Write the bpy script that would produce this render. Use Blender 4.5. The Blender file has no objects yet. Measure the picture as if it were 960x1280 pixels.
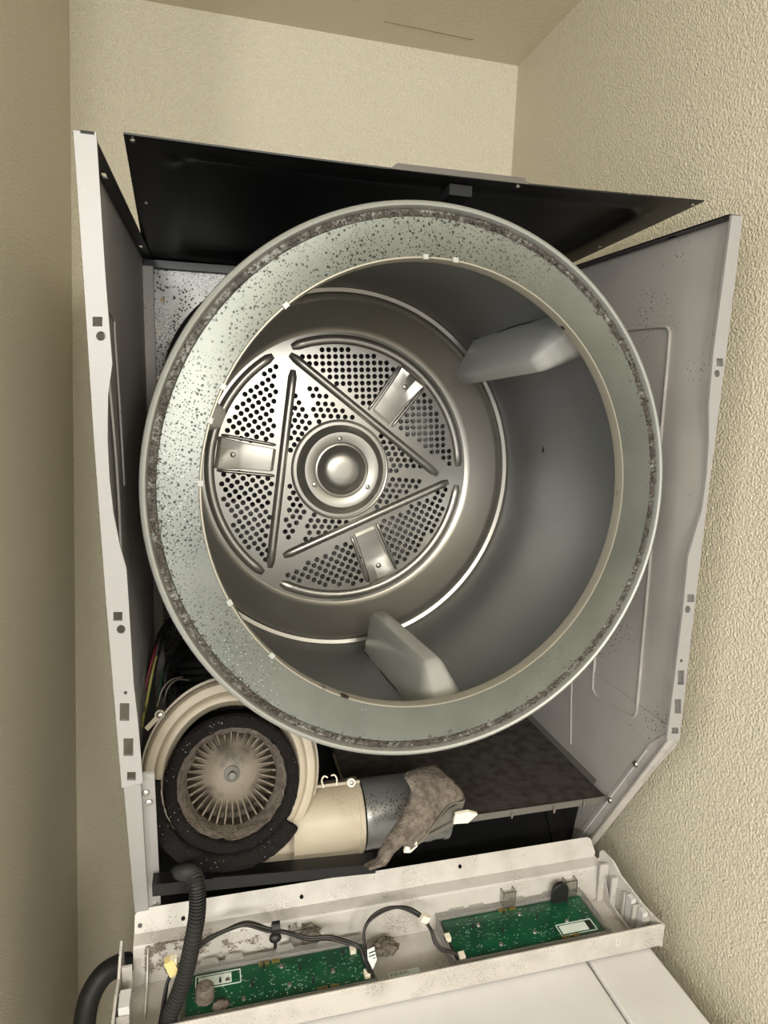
import bpy, bmesh, math, random
from mathutils import Vector, Matrix
from mathutils.geometry import delaunay_2d_cdt
random.seed(7)
scene = bpy.context.scene
COL = scene.collection
V = Vector

# ------------------------------------------------------------------ camera
CAM = V((0.10286, -0.6568, 0.41466))
CR = V((0.96637, -0.25517, 0.03192)).normalized()
CF = V((0.25673, 0.95009, -0.17727)).normalized()
CU = CR.cross(CF).normalized()
FPX = 817.97
cd = bpy.data.cameras.new('camera')
cam = bpy.data.objects.new('camera', cd)
COL.objects.link(cam)
cam.matrix_world = Matrix(((CR.x, CU.x, -CF.x, CAM.x), (CR.y, CU.y, -CF.y, CAM.y), (CR.z, CU.z, -CF.z, CAM.z), (0, 0, 0, 1)))
cd.sensor_fit = 'VERTICAL'
cd.sensor_height = 36.0
cd.lens = FPX / 1280 * 36
cd.clip_start = 0.01
scene.camera = cam

# ------------------------------------------------------------------ world and lights
w = bpy.data.worlds.new('world')
scene.world = w
w.use_nodes = True
w.node_tree.nodes['Background'].inputs[0].default_value = (1.0, 0.985, 0.96, 1)
w.node_tree.nodes['Background'].inputs[1].default_value = 0.72
for lx in (-0.95, -0.22, 0.55):        # room light split into added unseen lamps, placed to brighten both side walls
    ld = bpy.data.lights.new('added_room_lamp', 'POINT')
    ld.energy = 36
    ld.color = (1.0, 0.985, 0.955)
    ld.shadow_soft_size = 0.14
    lo = bpy.data.objects.new('added_room_lamp', ld)
    lo.location = (lx, -2.10, 0.84)
    COL.objects.link(lo)
vs = scene.view_settings
vs.view_transform = 'Standard'
vs.look = 'None'
vs.exposure = 0.86
vs.gamma = 1.0
vs.use_curve_mapping = False

# ------------------------------------------------------------------ helpers
def at(px, py, Y):            # point of the photograph on the plane at depth Y
    d = CR * ((px - 480) / FPX) - CU * ((py - 640) / FPX) + CF
    return CAM + d * ((Y - CAM.y) / d.y)
def atx(px, py, X):
    d = CR * ((px - 480) / FPX) - CU * ((py - 640) / FPX) + CF
    return CAM + d * ((X - CAM.x) / d.x)
def atz(px, py, Z):
    d = CR * ((px - 480) / FPX) - CU * ((py - 640) / FPX) + CF
    return CAM + d * ((Z - CAM.z) / d.z)
def lin(c):
    return tuple(((v / 255) / 12.92 if v / 255 <= 0.04045 else ((v / 255 + 0.055) / 1.055) ** 2.4) for v in c) + (1.0,)

MATS = {}
def mat(name, rgb, rough=0.5, metal=0.0, bump=None, noise=None, specks=(), spec=0.5, trans=0.0, coat=0.0, aniso=0.0):
    """procedural Principled material; specks = (rgb, voronoi scale, dot radius, mask scale, mask low, mask high)"""
    m = bpy.data.materials.new(name)
    m.use_nodes = True
    nt = m.node_tree
    N, Lk = nt.nodes, nt.links
    b = N['Principled BSDF']
    b.inputs['Roughness'].default_value = rough
    b.inputs['Metallic'].default_value = metal
    b.inputs['Specular IOR Level'].default_value = spec
    b.inputs['Transmission Weight'].default_value = trans
    b.inputs['Coat Weight'].default_value = coat
    tc = N.new('ShaderNodeTexCoord')
    rgbn = N.new('ShaderNodeRGB')
    rgbn.outputs[0].default_value = lin(rgb)
    cur = rgbn.outputs[0]
    def mix(fac, a, c):
        mx = N.new('ShaderNodeMix')
        mx.data_type = 'RGBA'
        Lk.new(fac, mx.inputs[0])
        Lk.new(a, mx.inputs[6])
        if isinstance(c, tuple):
            mx.inputs[7].default_value = lin(c)
        else:
            Lk.new(c, mx.inputs[7])
        return mx.outputs[2]
    def noi(scale, detail=3):
        n = N.new('ShaderNodeTexNoise')
        n.inputs['Scale'].default_value = scale
        n.inputs['Detail'].default_value = detail
        Lk.new(tc.outputs['Object'], n.inputs['Vector'])
        return n.outputs['Fac']
    def rng(v, a, c, lo=0.0, hi=1.0):
        r = N.new('ShaderNodeMapRange')
        r.inputs[1].default_value = a
        r.inputs[2].default_value = c
        r.inputs[3].default_value = lo
        r.inputs[4].default_value = hi
        Lk.new(v, r.inputs[0])
        return r.outputs[0]
    if noise:
        c2, sc, lo_, hi_ = noise
        cur = mix(rng(noi(sc), lo_, hi_), cur, c2)
    for sp_ in specks:
        (c2, vscale, rad, mscale, mlo, mhi) = sp_[:6]
        vo = N.new('ShaderNodeTexVoronoi')
        vo.inputs['Scale'].default_value = vscale
        Lk.new(tc.outputs['Object'], vo.inputs['Vector'])
        dot = rng(vo.outputs['Distance'], rad, rad * 0.7)
        msk = rng(noi(mscale, 2), mlo, mhi)
        mu = N.new('ShaderNodeMath')
        mu.operation = 'MULTIPLY'
        Lk.new(dot, mu.inputs[0])
        Lk.new(msk, mu.inputs[1])
        fo = mu.outputs[0]
        if len(sp_) > 6:      # the marks crowd towards one side of the thing (object space)
            vm = N.new('ShaderNodeVectorMath')
            vm.operation = 'DOT_PRODUCT'
            Lk.new(tc.outputs['Object'], vm.inputs[0])
            vm.inputs[1].default_value = sp_[6]
            m2 = N.new('ShaderNodeMath')
            m2.operation = 'MULTIPLY'
            Lk.new(fo, m2.inputs[0])
            Lk.new(rng(vm.outputs['Value'], sp_[7], sp_[8]), m2.inputs[1])
            fo = m2.outputs[0]
        cur = mix(fo, cur, c2)
    Lk.new(cur, b.inputs['Base Color'])
    if bump:
        bn = N.new('ShaderNodeBump')
        bn.inputs['Strength'].default_value = bump[1]
        bn.inputs['Distance'].default_value = bump[2]
        Lk.new(noi(bump[0], 2), bn.inputs['Height'])
        Lk.new(bn.outputs[0], b.inputs['Normal'])
    MATS[name] = m
    return m

PAINT = mat('wall_paint', (213, 205, 182), 0.42, bump=(300, 1.0, 0.0036))
CEILP = mat('ceiling_paint', (222, 215, 190), 0.55, bump=(150, 0.4, 0.003))
FLOORM = mat('floor_vinyl', (150, 140, 122), 0.5)
WHITE = mat('white_enamel', (204, 202, 201), 0.36, noise=((197, 194, 192), 9, 0.4, 0.7))
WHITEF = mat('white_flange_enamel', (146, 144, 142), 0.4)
WHITE_SOIL = mat('soiled_white_plastic', (184, 179, 173), 0.45, noise=((168, 162, 155), 30, 0.45, 0.75),
                 specks=(((70, 62, 56), 330, 0.26, 26, 0.58, 0.66), ((110, 100, 92), 700, 0.36, 18, 0.50, 0.64)))
GREYIN = mat('grey_primer', (172, 168, 162), 0.62, metal=0.1, noise=((160, 156, 150), 7, 0.4, 0.65),
             specks=(((45, 38, 34), 170, 0.24, 9, 0.55, 0.66),))
EDGE = mat('dull_edge_grey', (104, 101, 95), 0.5, metal=.2)
LIPD = mat('dull_lip', (86, 81, 73), 0.55)
POSTG = mat('post_grey', (164, 163, 160), 0.45, metal=.15)
DUST = mat('pale_dust', (128, 118, 108), 0.95, spec=.1)
BLACKP = mat('black_enamel', (17, 17, 17), 0.36, spec=0.4)
GALV_REAR = mat('spotted_galvanised_steel', (150, 150, 146), 0.42, metal=0.55, noise=((112, 112, 108), 14, 0.4, 0.7),
                specks=(((18, 17, 16), 170, 0.36, 14, 0.36, 0.46), ((24, 22, 20), 480, 0.42, 16, 0.34, 0.48)))
GALV = mat('galvanised_steel', (120, 123, 117), 0.40, metal=0.6, noise=((110, 114, 108), 16, 0.35, 0.7),
           specks=(((44, 44, 42), 165, 0.27, 8, 0.40, 0.52, (-.75, 0, .66), .0, .17), ((58, 58, 55), 330, 0.33, 9, 0.38, 0.50, (-.75, 0, .66), -.02, .17), ((70, 70, 66), 260, 0.2, 9, 0.54, 0.62), ((176, 180, 174), 240, 0.18, 9, 0.46, 0.58, (-.5, 0, -.8), .0, .2)))
GROOVE = mat('linty_groove', (138, 138, 132), 0.6, noise=((66, 62, 57), 40, 0.44, 0.58), bump=(300, .6, .002))
RIM = mat('rim_grey', (142, 143, 137), 0.35, metal=0.35)
LIPM = mat('inner_lip', (150, 145, 131), 0.4, metal=0.35, specks=(((40, 32, 24), 45, 0.30, 14, 0.56, 0.62),))
STEEL = mat('drum_steel', (142, 144, 146), 0.36, metal=0.8, noise=((134, 136, 138), 5, 0.35, 0.7))
STEELB = mat('drum_back_steel', (156, 153, 145), 0.32, metal=0.86, noise=((146, 143, 135), 6, 0.35, 0.7))
BAFFLE = mat('baffle_plastic', (158, 158, 153), 0.3, metal=0.0)
DARKHOLE = mat('flat_black', (12, 12, 12), 0.7)  # plain black; on slots and the pipe mouth it paints the openings' darkness
LINT = mat('grey_brown_lint', (120, 111, 102), 0.95, noise=((92, 84, 76), 120, 0.4, 0.65), bump=(420, .8, 0.003), spec=0.1)
LINT2 = mat('dark_rim_lint', (88, 82, 75), 0.95, noise=((66, 61, 55), 160, 0.4, 0.65), spec=0.1)
FELT = mat('dusty_felt', (72, 67, 63), 0.95, noise=((54, 50, 47), 60, 0.4, 0.65), bump=(350, 0.8, 0.003), spec=0.1,
           specks=(((120, 112, 104), 300, 0.16, 20, 0.55, 0.65),))
FOAM = mat('black_foam', (30, 27, 26), 0.95, bump=(500, 1.0, 0.004), spec=0.15, specks=(((210, 205, 200), 230, 0.13, 30, 0.5, 0.6),))
CREAM = mat('cream_plastic', (174, 163, 143), 0.45, noise=((165, 153, 132), 12, 0.4, 0.7),
            specks=(((60, 50, 42), 520, 0.30, 12, 0.55, 0.68),))
FAN = mat('impeller_plastic', (128, 118, 104), 0.6, noise=((80, 72, 63), 40, 0.45, 0.7))
DUCT = mat('duct_metal', (122, 122, 119), 0.34, metal=0.5, specks=(((26, 24, 22), 330, 0.34, 26, 0.46, 0.58),))
SCREW = mat('screw_metal', (160, 156, 148), 0.3, metal=0.9)
BLACKPL = mat('black_plastic', (24, 23, 22), 0.5)
LOOM = mat('conduit_black', (30, 29, 27), 0.55, spec=0.4)
WIREB = mat('wire_dark', (27, 23, 21), 0.5)
CLEAR2 = mat('clear_thin_plastic', (238, 236, 230), 0.08, trans=0.97)
CLEAR = mat('clear_plastic', (206, 204, 198), 0.2, trans=0.72)
CONN = mat('connector_white', (226, 218, 200), 0.45)
GOLD = mat('pin_gold', (196, 168, 96), 0.35, metal=0.8)
PCB = mat('circuit_green', (6, 74, 46), 0.36, noise=((4, 60, 38), 30, 0.4, 0.6), coat=0.3)
SILK = mat('print_white', (205, 214, 206), 0.5)
SOLDER = mat('solder_dull', (168, 190, 174), 0.4)

def thing(name, label, cat, loc=(0, 0, 0), group=None, mw=None):
    o = bpy.data.objects.new(name, None)
    o.empty_display_size = 0.05
    COL.objects.link(o)
    o.matrix_world = mw if mw is not None else Matrix.Translation(V(loc))
    tag(o, label, cat, group)
    return o
def tag(o, label, cat, group=None):
    o['label'] = label
    o['category'] = cat
    if group:
        o['group'] = group
    return o
def worldm(o):
    return worldm(o.parent) @ o.matrix_basis if o.parent else o.matrix_basis
def obj(name, verts, faces, m, parent=None, local=False, smooth=False, struct=False, stuff=False, label=None, angle=35):
    me = bpy.data.meshes.new(name)
    vv = [V(q) for q in verts]
    if parent is not None and not local:
        inv = worldm(parent).inverted()
        vv = [inv @ q for q in vv]
    origin = None
    if parent is None and not struct:
        xs = [q.x for q in vv]; ys = [q.y for q in vv]; zs = [q.z for q in vv]
        origin = V(((min(xs) + max(xs)) / 2, (min(ys) + max(ys)) / 2, min(zs)))
        vv = [q - origin for q in vv]
    me.from_pydata(vv, [], faces)
    bm = bmesh.new()
    bm.from_mesh(me)
    bmesh.ops.recalc_face_normals(bm, faces=bm.faces)
    bm.to_mesh(me)
    bm.free()
    if smooth:
        me.polygons.foreach_set('use_smooth', [True] * len(me.polygons))
        try:
            me.set_sharp_from_angle(angle=math.radians(angle))
        except Exception:
            pass
    o = bpy.data.objects.new(name, me)
    COL.objects.link(o)
    for mm in (m if isinstance(m, (list, tuple)) else [m]):
        me.materials.append(mm)
    if parent is not None:
        o.parent = parent
    elif origin is not None:
        o.location = origin
    if struct and parent is None:
        o['kind'] = 'structure'
    if stuff:
        o['kind'] = 'stuff'
    if label:
        o['label'] = label
    return o
class MB:
    def __init__(s):
        s.v = []
        s.f = []
    def add(s, v, f):
        k = len(s.v)
        s.v += [V(q) for q in v]
        s.f += [tuple(i + k for i in t) for t in f]
        return s
def box(c, h, ax=None):
    c = V(c)
    ax = ax or (V((1, 0, 0)), V((0, 1, 0)), V((0, 0, 1)))
    v = [c + ax[0] * (h[0] * i) + ax[1] * (h[1] * j) + ax[2] * (h[2] * k) for k in (-1, 1) for j in (-1, 1) for i in (-1, 1)]
    return v, [(0, 2, 3, 1), (4, 5, 7, 6), (0, 1, 5, 4), (2, 6, 7, 3), (0, 4, 6, 2), (1, 3, 7, 5)]
def hexa(a, b):               # two quads a (4) and b (4) joined to a closed block
    return list(a) + list(b), [(0, 1, 2, 3), (7, 6, 5, 4), (0, 4, 5, 1), (1, 5, 6, 2), (2, 6, 7, 3), (3, 7, 4, 0)]
def slab(quad, t):            # quad of points extruded by vector t
    return hexa([V(q) for q in quad], [V(q) + V(t) for q in quad])
def lathe(prof, seg=96, a0=0.0, a1=2 * math.pi, sx=1.0, sz=1.0, closed=False, cx=0.0, cz=0.0):
    """profile (r, y) about local Y"""
    full = abs(a1 - a0 - 2 * math.pi) < 1e-6
    n = seg if full else seg + 1
    v, f = [], []
    for i in range(n):
        a = a0 + (a1 - a0) * i / seg
        for (r, y) in prof:
            v.append(V((cx + r * math.cos(a) * sx, y, cz + r * math.sin(a) * sz)))
    k = len(prof)
    kk = k if closed else k - 1
    for i in range(seg):
        j = (i + 1) % n
        for q in range(kk):
            q2 = (q + 1) % k
            f.append((i * k + q, j * k + q, j * k + q2, i * k + q2))
    return v, f
def spline(pts, n=8):
    pts = [V(q) for q in pts]
    if len(pts) < 3:
        return [pts[0].lerp(pts[1], i / n) for i in range(n + 1)]
    P = [pts[0] * 2 - pts[1]] + pts + [pts[-1] * 2 - pts[-2]]
    out = []
    for i in range(1, len(P) - 2):
        for k in range(n):
            t = k / n
            out.append(0.5 * ((2 * P[i]) + (P[i + 1] - P[i - 1]) * t + (2 * P[i - 1] - 5 * P[i] + 4 * P[i + 1] - P[i + 2]) * t * t
                              + (3 * P[i] - P[i - 1] - 3 * P[i + 1] + P[i + 2]) * t ** 3))
    out.append(pts[-1])
    return out
def tube(pts, rad, seg=8, cap=True):
    pts = [V(q) for q in pts]
    v, f = [], []
    up = V((0.123, 0.31, 0.94)).normalized()
    for i, q in enumerate(pts):
        t = (pts[min(i + 1, len(pts) - 1)] - pts[max(i - 1, 0)]).normalized()
        a = (up - t * up.dot(t)).normalized()
        b = t.cross(a)
        up = a
        r = rad(i) if callable(rad) else rad
        for s in range(seg):
            an = 2 * math.pi * s / seg
            v.append(q + a * (r * math.cos(an)) + b * (r * math.sin(an)))
    for i in range(len(pts) - 1):
        for s in range(seg):
            s2 = (s + 1) % seg
            f.append((i * seg + s, i * seg + s2, (i + 1) * seg + s2, (i + 1) * seg + s))
    if cap:
        f.append(tuple(range(seg)))
        f.append(tuple((len(pts) - 1) * seg + s for s in range(seg)))
    return v, f
def plate(outer, holes, to3, back, extra=()):
    """flat polygon with holes (2D), to3(p) -> 3D front point, back = thickness vector; real holes with walls"""
    pts, edges, hole_id = [], [], []
    def loop(l):
        ar = sum(l[i][0] * l[(i + 1) % len(l)][1] - l[(i + 1) % len(l)][0] * l[i][1] for i in range(len(l)))
        l = l if ar > 0 else l[::-1]
        k = len(pts)
        pts.extend([V((a, b)) for a, b in l])
        edges.extend([(k + i, k + (i + 1) % len(l)) for i in range(len(l))])
        return list(range(k, k + len(l)))
    lo_ = loop(outer)
    hl = [loop(h) for h in holes]
    faces_in = [lo_] + hl
    r = delaunay_2d_cdt(pts, edges, faces_in, 1, 1e-7)
    ov, ofc, orig = r[0], r[2], r[5]
    v = [V(to3((q.x, q.y))) for q in ov]
    back = V(back)
    fs = [tuple(f) for f, og in zip(ofc, orig) if not any(i > 0 for i in og)]
    n = len(v)
    cnt = {}
    for f in fs:
        for i in range(len(f)):
            e = (f[i], f[(i + 1) % len(f)])
            cnt[e] = cnt.get(e, 0) + 1
    walls = [e for e in cnt if (e[1], e[0]) not in cnt]
    v2 = v + [q + back for q in v]
    F = fs + [tuple(reversed([i + n for i in f])) for f in fs] + [(b, a, a + n, b + n) for a, b in walls]
    return v2, F
def rect(x0, y0, x1, y1):
    return [(x0, y0), (x1, y0), (x1, y1), (x0, y1)]
def ngon(cx, cy, r, n=12, ry=None):
    return [(cx + r * math.cos(2 * math.pi * i / n), cy + (ry or r) * math.sin(2 * math.pi * i / n)) for i in range(n)]
def blob(c, r, sub=3, seed=0, rough=0.35, flat=(1, 1, 1)):
    bm = bmesh.new()
    bmesh.ops.create_icosphere(bm, subdivisions=sub, radius=1)
    from mathutils import noise as nz
    v = []
    for q in bm.verts:
        k = 1 + rough * nz.noise(q.co * 2.2 + V((seed * 7.1, seed, 3))) + rough * 0.6 * nz.noise(q.co * 6 + V((seed, 5, 1)))
        v.append(V(c) + V((q.co.x * r * k * flat[0], q.co.y * r * k * flat[1], q.co.z * r * k * flat[2])))
    f = [tuple(x.index for x in fa.verts) for fa in bm.faces]
    bm.free()
    return v, f
def screw_mesh(c, nrm, r=0.004):
    c, nrm = V(c), V(nrm).normalized()
    a = nrm.orthogonal().normalized()
    b = nrm.cross(a)
    v, f = [], []
    for rr, h in ((r, 0), (r, r * 0.35), (r * 0.8, r * 0.7), (r * 0.35, r * 0.8), (r * 0.3, r * 0.4)):
        for s in range(12):
            an = 2 * math.pi * s / 12
            v.append(c + a * (rr * math.cos(an)) + b * (rr * math.sin(an)) + nrm * h)
    for k in range(4):
        for s in range(12):
            s2 = (s + 1) % 12
            f.append((k * 12 + s, k * 12 + s2, (k + 1) * 12 + s2, (k + 1) * 12 + s))
    f.append(tuple(48 + s for s in range(12)))
    f.append(tuple(reversed(range(12))))
    return v, f

# ------------------------------------------------------------------ the room
W = 0.686
XR, YB, ZC, ZF = 0.7375, 0.7356, 1.0967, -1.25
XL_T, XL_B = -0.1225, -0.206
def xl(z):
    return XL_B + (XL_T - XL_B) * (z + 1.03) / 2.106
obj('wall_back', *slab([(-0.5, YB, ZF), (1.0, YB, ZF), (1.0, YB, ZC + .1), (-0.5, YB, ZC + .1)], (0, .08, 0)), PAINT, struct=True)
obj('wall_right', *slab([(XR, -0.75, ZF), (XR, YB, ZF), (XR, YB, ZC + .1), (XR, -0.75, ZC + .1)], (.08, 0, 0)), PAINT, struct=True)
obj('wall_left', *slab([(xl(ZF), 0.0, ZF), (xl(ZF), YB, ZF), (xl(ZC + .1), YB, ZC + .1), (xl(ZC + .1), 0.0, ZC + .1)], (-.08, 0, 0)), PAINT, struct=True)
cl = obj('ceiling', *slab([(-1.2, -3.2, ZC), (1.8, -3.2, ZC), (1.8, YB + .05, ZC), (-1.2, YB + .05, ZC)], (0, 0, .08)), CEILP, struct=True)
ck = [atz(x, y, ZC - .0004) for x, y in ((480, 27), (520, 35), (548, 41), (592, 50))]
obj('paint_crack', *tube(spline(ck, 6), .00035, 5), EDGE, cl)
obj('floor', *slab([(-1.2, -3.2, ZF), (1.8, -3.2, ZF), (1.8, YB, ZF), (-1.2, YB, ZF)], (0, 0, -.05)), FLOORM, struct=True)

# ------------------------------------------------------------------ washer below
wz = -0.335
wt = thing('washing_machine', 'white washing machine whose top deck carries the detached control console', 'washing machine', (0.34, -0.1, ZF))
wx0, wx1, wy0, wy1 = 0.0, 0.690, -0.46, 0.32
def deck(name, x0, x1, y0, y1, zb, r=0.006):
    prof = [(x0, zb), (x0, wz - r), (x0 + r * .3, wz - r * .3), (x0 + r, wz), (x1 - r, wz), (x1 - r * .3, wz - r * .3), (x1, wz - r), (x1, zb)]
    k = len(prof)
    v = [V((x, y0, z)) for x, z in prof] + [V((x, y1, z)) for x, z in prof]
    f = [(i, (i + 1) % k, (i + 1) % k + k, i + k) for i in range(k)] + [tuple(range(k)), tuple(range(2 * k - 1, k - 1, -1))]
    return obj(name, v, f, WHITE, wt)
seam = 0.5905
deck('lid', 0.102, seam - .0016, wy0, 0.21, wz - .03, .004)
deck('deck_side', seam + .0016, wx1, wy0, wy1, wz - .03, .004)
deck('deck_side', wx0, 0.099, wy0, wy1, wz - .03, .004)
obj('body', *box(((wx0 + wx1) / 2, (wy0 + wy1) / 2, (ZF + .02 + wz - .032) / 2), ((wx1 - wx0) / 2 - .004, (wy1 - wy0) / 2 - .004, (wz - .032 - ZF - .02) / 2)), WHITE, wt)
for sx in (.06, .63):
    for sy in (-.4, .26):
        obj('foot', *lathe([(0.001, 0), (.02, 0), (.02, .0), (.012, .02), (.012, .03)], 16), BLACKPL, wt, local=True).matrix_basis = Matrix.Translation((sx - .34, sy + .1, 0)) @ Matrix.Rotation(math.radians(90), 4, 'X')

# ------------------------------------------------------------------ dryer cabinet
D = 0.575
ZT = 0.626
dc = thing('dryer_cabinet', 'opened white dryer cabinet with its front removed, grey inside, around the drum', 'dryer', (0.343, 0.3, -0.335))
LOUT = [(91.7, 163), (104.8, 350), (117.5, 550), (132.5, 750), (152.2, 985)]
LIN = [(178.7, 979), (172.7, 905), (167, 855), (161, 756), (158, 711), (149.4, 680), (141.6, 640), (137, 600), (134.4, 550), (134.6, 520), (135.2, 493), (140.3, 455), (132, 350), (120.2, 165)]
ROUT = [(928.3, 270), (908, 440), (877.5, 680), (849, 927)]
RIN = [(833.5, 925), (843, 850), (853, 770), (860.5, 695), (868.4, 668), (877.5, 638), (883.6, 592), (886.3, 550), (886.3, 505), (888.5, 480), (892, 440), (915, 269)]
def P2(px, py):
    q = at(px, py, 0)
    return (q.x, q.z)
def hrect(x0, y0, x1, y1):
    return [P2(x0, y0), P2(x0, y1), P2(x1, y1), P2(x1, y0)]
def hcirc(x, y, r, ry=None):
    return [P2(x + r * math.cos(a), y + (ry or r) * math.sin(a)) for a in [2 * math.pi * k / 14 for k in range(14)]]
LH = [hrect(115.7, 396, 128, 408), hcirc(126, 420, 6), hrect(141.7, 765, 153, 776), hcirc(151.3, 786.7, 5.5), hcirc(157, 866, 2.3),
      hrect(149.7, 879, 161.6, 901), hrect(154.3, 923, 166.6, 945), hrect(158.9, 965, 169.7, 975.5)]
RH = [hrect(895.8, 448, 904, 458), hcirc(896.4, 467, 3.5, 4.6), hrect(859, 743, 867.8, 752.5), hcirc(859.7, 761.8, 3.5, 4.5), hcirc(851.7, 826, 1.8, 2.2),
      hrect(847.2, 838, 855.2, 856), hrect(843.4, 874, 851.4, 892), hrect(839.7, 909.5, 848, 917.3)]
def side_panel(sgn, out, inn, holes):
    so = [P2(*q) for q in out]
    front = MB()
    # skin of the panel from the front edge to the rear, inside and outside
    skin = obj('side_panel', *side_skin(so, sgn), [GREYIN, WHITE] if sgn > 0 else [GREYIN, WHITE], dc)
    # material: the outer face white
    for pl in skin.data.polygons:
        n = pl.normal
        if n.x * sgn > 0.5:
            pl.material_index = 1
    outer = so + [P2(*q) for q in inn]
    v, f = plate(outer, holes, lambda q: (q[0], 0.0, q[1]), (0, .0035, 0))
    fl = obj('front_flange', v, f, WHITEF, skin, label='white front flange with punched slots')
    return skin
def side_skin(so, sgn):
    t = .0016
    n = len(so)
    v, f = [], []
    for x, z in so:
        xr = 0.0 if sgn < 0 else W
        for xx, yy in ((x, .0034), (xr, D), (xr - sgn * t, D), (x - sgn * t, .0034)):
            v.append(V((xx, yy, z)))
    for i in range(n - 1):
        for k in range(4):
            k2 = (k + 1) % 4
            f.append((i * 4 + k, i * 4 + k2, (i + 1) * 4 + k2, (i + 1) * 4 + k))
    f.append((0, 1, 2, 3))
    f.append(tuple((n - 1) * 4 + k for k in range(4)))
    return v, f
# lower extension of the side sheets down to the machine base, behind the slanted posts
pl_ = side_panel(-1, LOUT, LIN, LH)
pr_ = side_panel(+1, ROUT, RIN, RH)
for sgn, par in ((-1, pl_), (1, pr_)):
    X = .0125 if sgn < 0 else W - .0004
    zt = .008 if sgn < 0 else -.006
    v, f = slab([(X, .010, zt), (0 if sgn < 0 else W - .0004, D, zt), (0 if sgn < 0 else W - .0004, D, -.32), (X - (.012 if sgn < 0 else 0), .19, -.32)], (-sgn * .0015, 0, 0))
    obj('lower_side', v, f, GREYIN, par)
obj('top_slot', *box(at(109, 165.5, -.0002), (.0055, .0006, .0011)), DARKHOLE, pl_)
# top turned-in edges with slots, left and right
def top_flange(x0a, x0b, sgn, par):
    wdt = .016
    q = [(x0a, .003, ZT), (x0b, D, ZT), (x0b - sgn * wdt, D, ZT), (x0a - sgn * wdt, .003, ZT)]
    holes = []
    for yy in (.11, .46):
        holes.append([(u, yy + vv) for u, vv in ((.3, -.009), (.62, -.009), (.62, .009), (.3, .009))])
    outer = [(0, .003), (1, .003), (1, D), (0, D)]
    v, f = plate(outer, holes, lambda p: (x0a + (x0b - x0a) * p[1] / D - sgn * wdt * p[0], p[1], ZT), (0, 0, -.002))
    obj('top_flange', v, f, BLACKP, par)
top_flange(-.0045, 0, -1, pl_)
top_flange(W + .001, W, 1, pr_)
# pressed beads on the side panels
def bead(pts, par, r=.0022):
    obj('pressed_bead', *tube(spline(pts, 6), r, 8), GREYIN, par, smooth=True)
xb = W - .0017
bead([(xb, .30, .518), (xb, .18, .516), (xb, .115, .514), (xb, .101, .508), (xb, .098, .495)] + [(xb, .098 - .014 * (.495 - z) / .5, z) for z in (.4, .25, .1, 0.0)] +
     [(xb, .084, -.018), (xb, .09, -.028), (xb, .104, -.031), (xb, .17, -.040), (xb, .188, -.037), (xb, .194, -.02), (xb, .196, .06)], pr_)
bead([(xb, .262, .09), (xb, .253, -.05), (xb, .240, -.155)], pr_, .002)
xb = .0085
bead([(xb, .084, .24), (xb, .083, .30), (xb - .002, .085, .36), (xb - .006, .086, .44), (xb - .008, .088, .485), (xb - .008, .096, .494), (xb - .006, .15, .488), (xb - .006, .153, .47), (xb - .004, .153, .40), (xb - .002, .152, .30)], pl_, .0013)
# rear panel
rh = [ngon(.022, .505, .003, 10), ngon(.017, .26, .0035, 10), ngon(.02, .43, .0035, 10), ngon(.03, .56, .004, 10), ngon(.055, .10, .003, 10), ngon(.05, -.02, .003, 10)]
v, f = plate(rect(.001, -.32, W - .002, ZT - .004), rh, lambda q: (q[0], D - .012, q[1]), (0, .0015, 0))
rear = obj('rear_panel', v, f, GALV_REAR, dc)
obj('rear_corner_post', *box((.0095, D - .03, .15), (.008, .006, .46)), GREYIN, dc)
obj('rear_top_rail', *box((W / 2, D - .02, ZT - .010), (W / 2 - .003, .006, .006)), BLACKP, dc)
# heater housing behind the drum back
ht = obj('heater_housing', *lathe([(0.001, .0), (.19, .0), (.2, .012), (.2, .07), (0.001, .07)], 72), DARKHOLE, dc, local=True, smooth=True)
# base tray (felt floor), its front lip, black rails
obj('base_floor', *slab([(.30, .128, -.18), (W - .006, .128, -.18), (W - .003, D - .012, -.184), (.30, D - .012, -.184)], (0, 0, -.0025)), FELT, dc, label='floor of the cabinet felted with dark lint')
obj('base_front_lip', *slab([(.455, .1265, -.1775), (W - .003, .1265, -.1775), (W - .003, .1265, -.1875), (.455, .1265, -.1875)], (0, .0015, 0)), EDGE, dc)
obj('base_side_strip', *slab([(W - .006, .16, -.1785), (W - .006, D - .02, -.182), (W - .0018, D - .02, -.175), (W - .0018, .16, -.1715)], (-.0012, 0, -.001)), EDGE, dc)
obj('base_floor', *slab([(.004, .2, -.2), (.30, .2, -.2), (.30, D - .012, -.2), (.004, D - .012, -.2)], (0, 0, -.003)), BLACKP, dc)
rl = MB()
a, b = at(190, 1106, .075), at(470, 1078, .075)
rl.add(*slab([a, b, b + V((0, 0, -.016)), a + V((0, 0, -.016))], (0, .02, 0)))
rl.add(*slab([a + V((.07, -.004, .0)), b + V((0, -.004, 0)), b + V((0, -.004, -.009)), a + V((.07, -.004, -.009))], (0, .004, 0)))
obj('front_rail', rl.v, rl.f, BLACKP, dc)
obj('rear_shroud', *slab([(.012, .215, -.333), (W - .004, .215, -.333), (W - .004, .19, -.20), (.012, .19, -.20)], (0, .003, 0)), BLACKP, dc)
obj('shroud_rib', *slab([(.60, .19, -.19), (.606, .19, -.19), (.655, .212, -.32), (.649, .212, -.32)], (0, -.006, 0)), BLACKP, dc)

# slanted posts below the panels
def post(pts_front, inner, name, par_lab):
    o = obj(name, *hexa(*pts_front), POSTG, dc)
    return o
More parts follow.
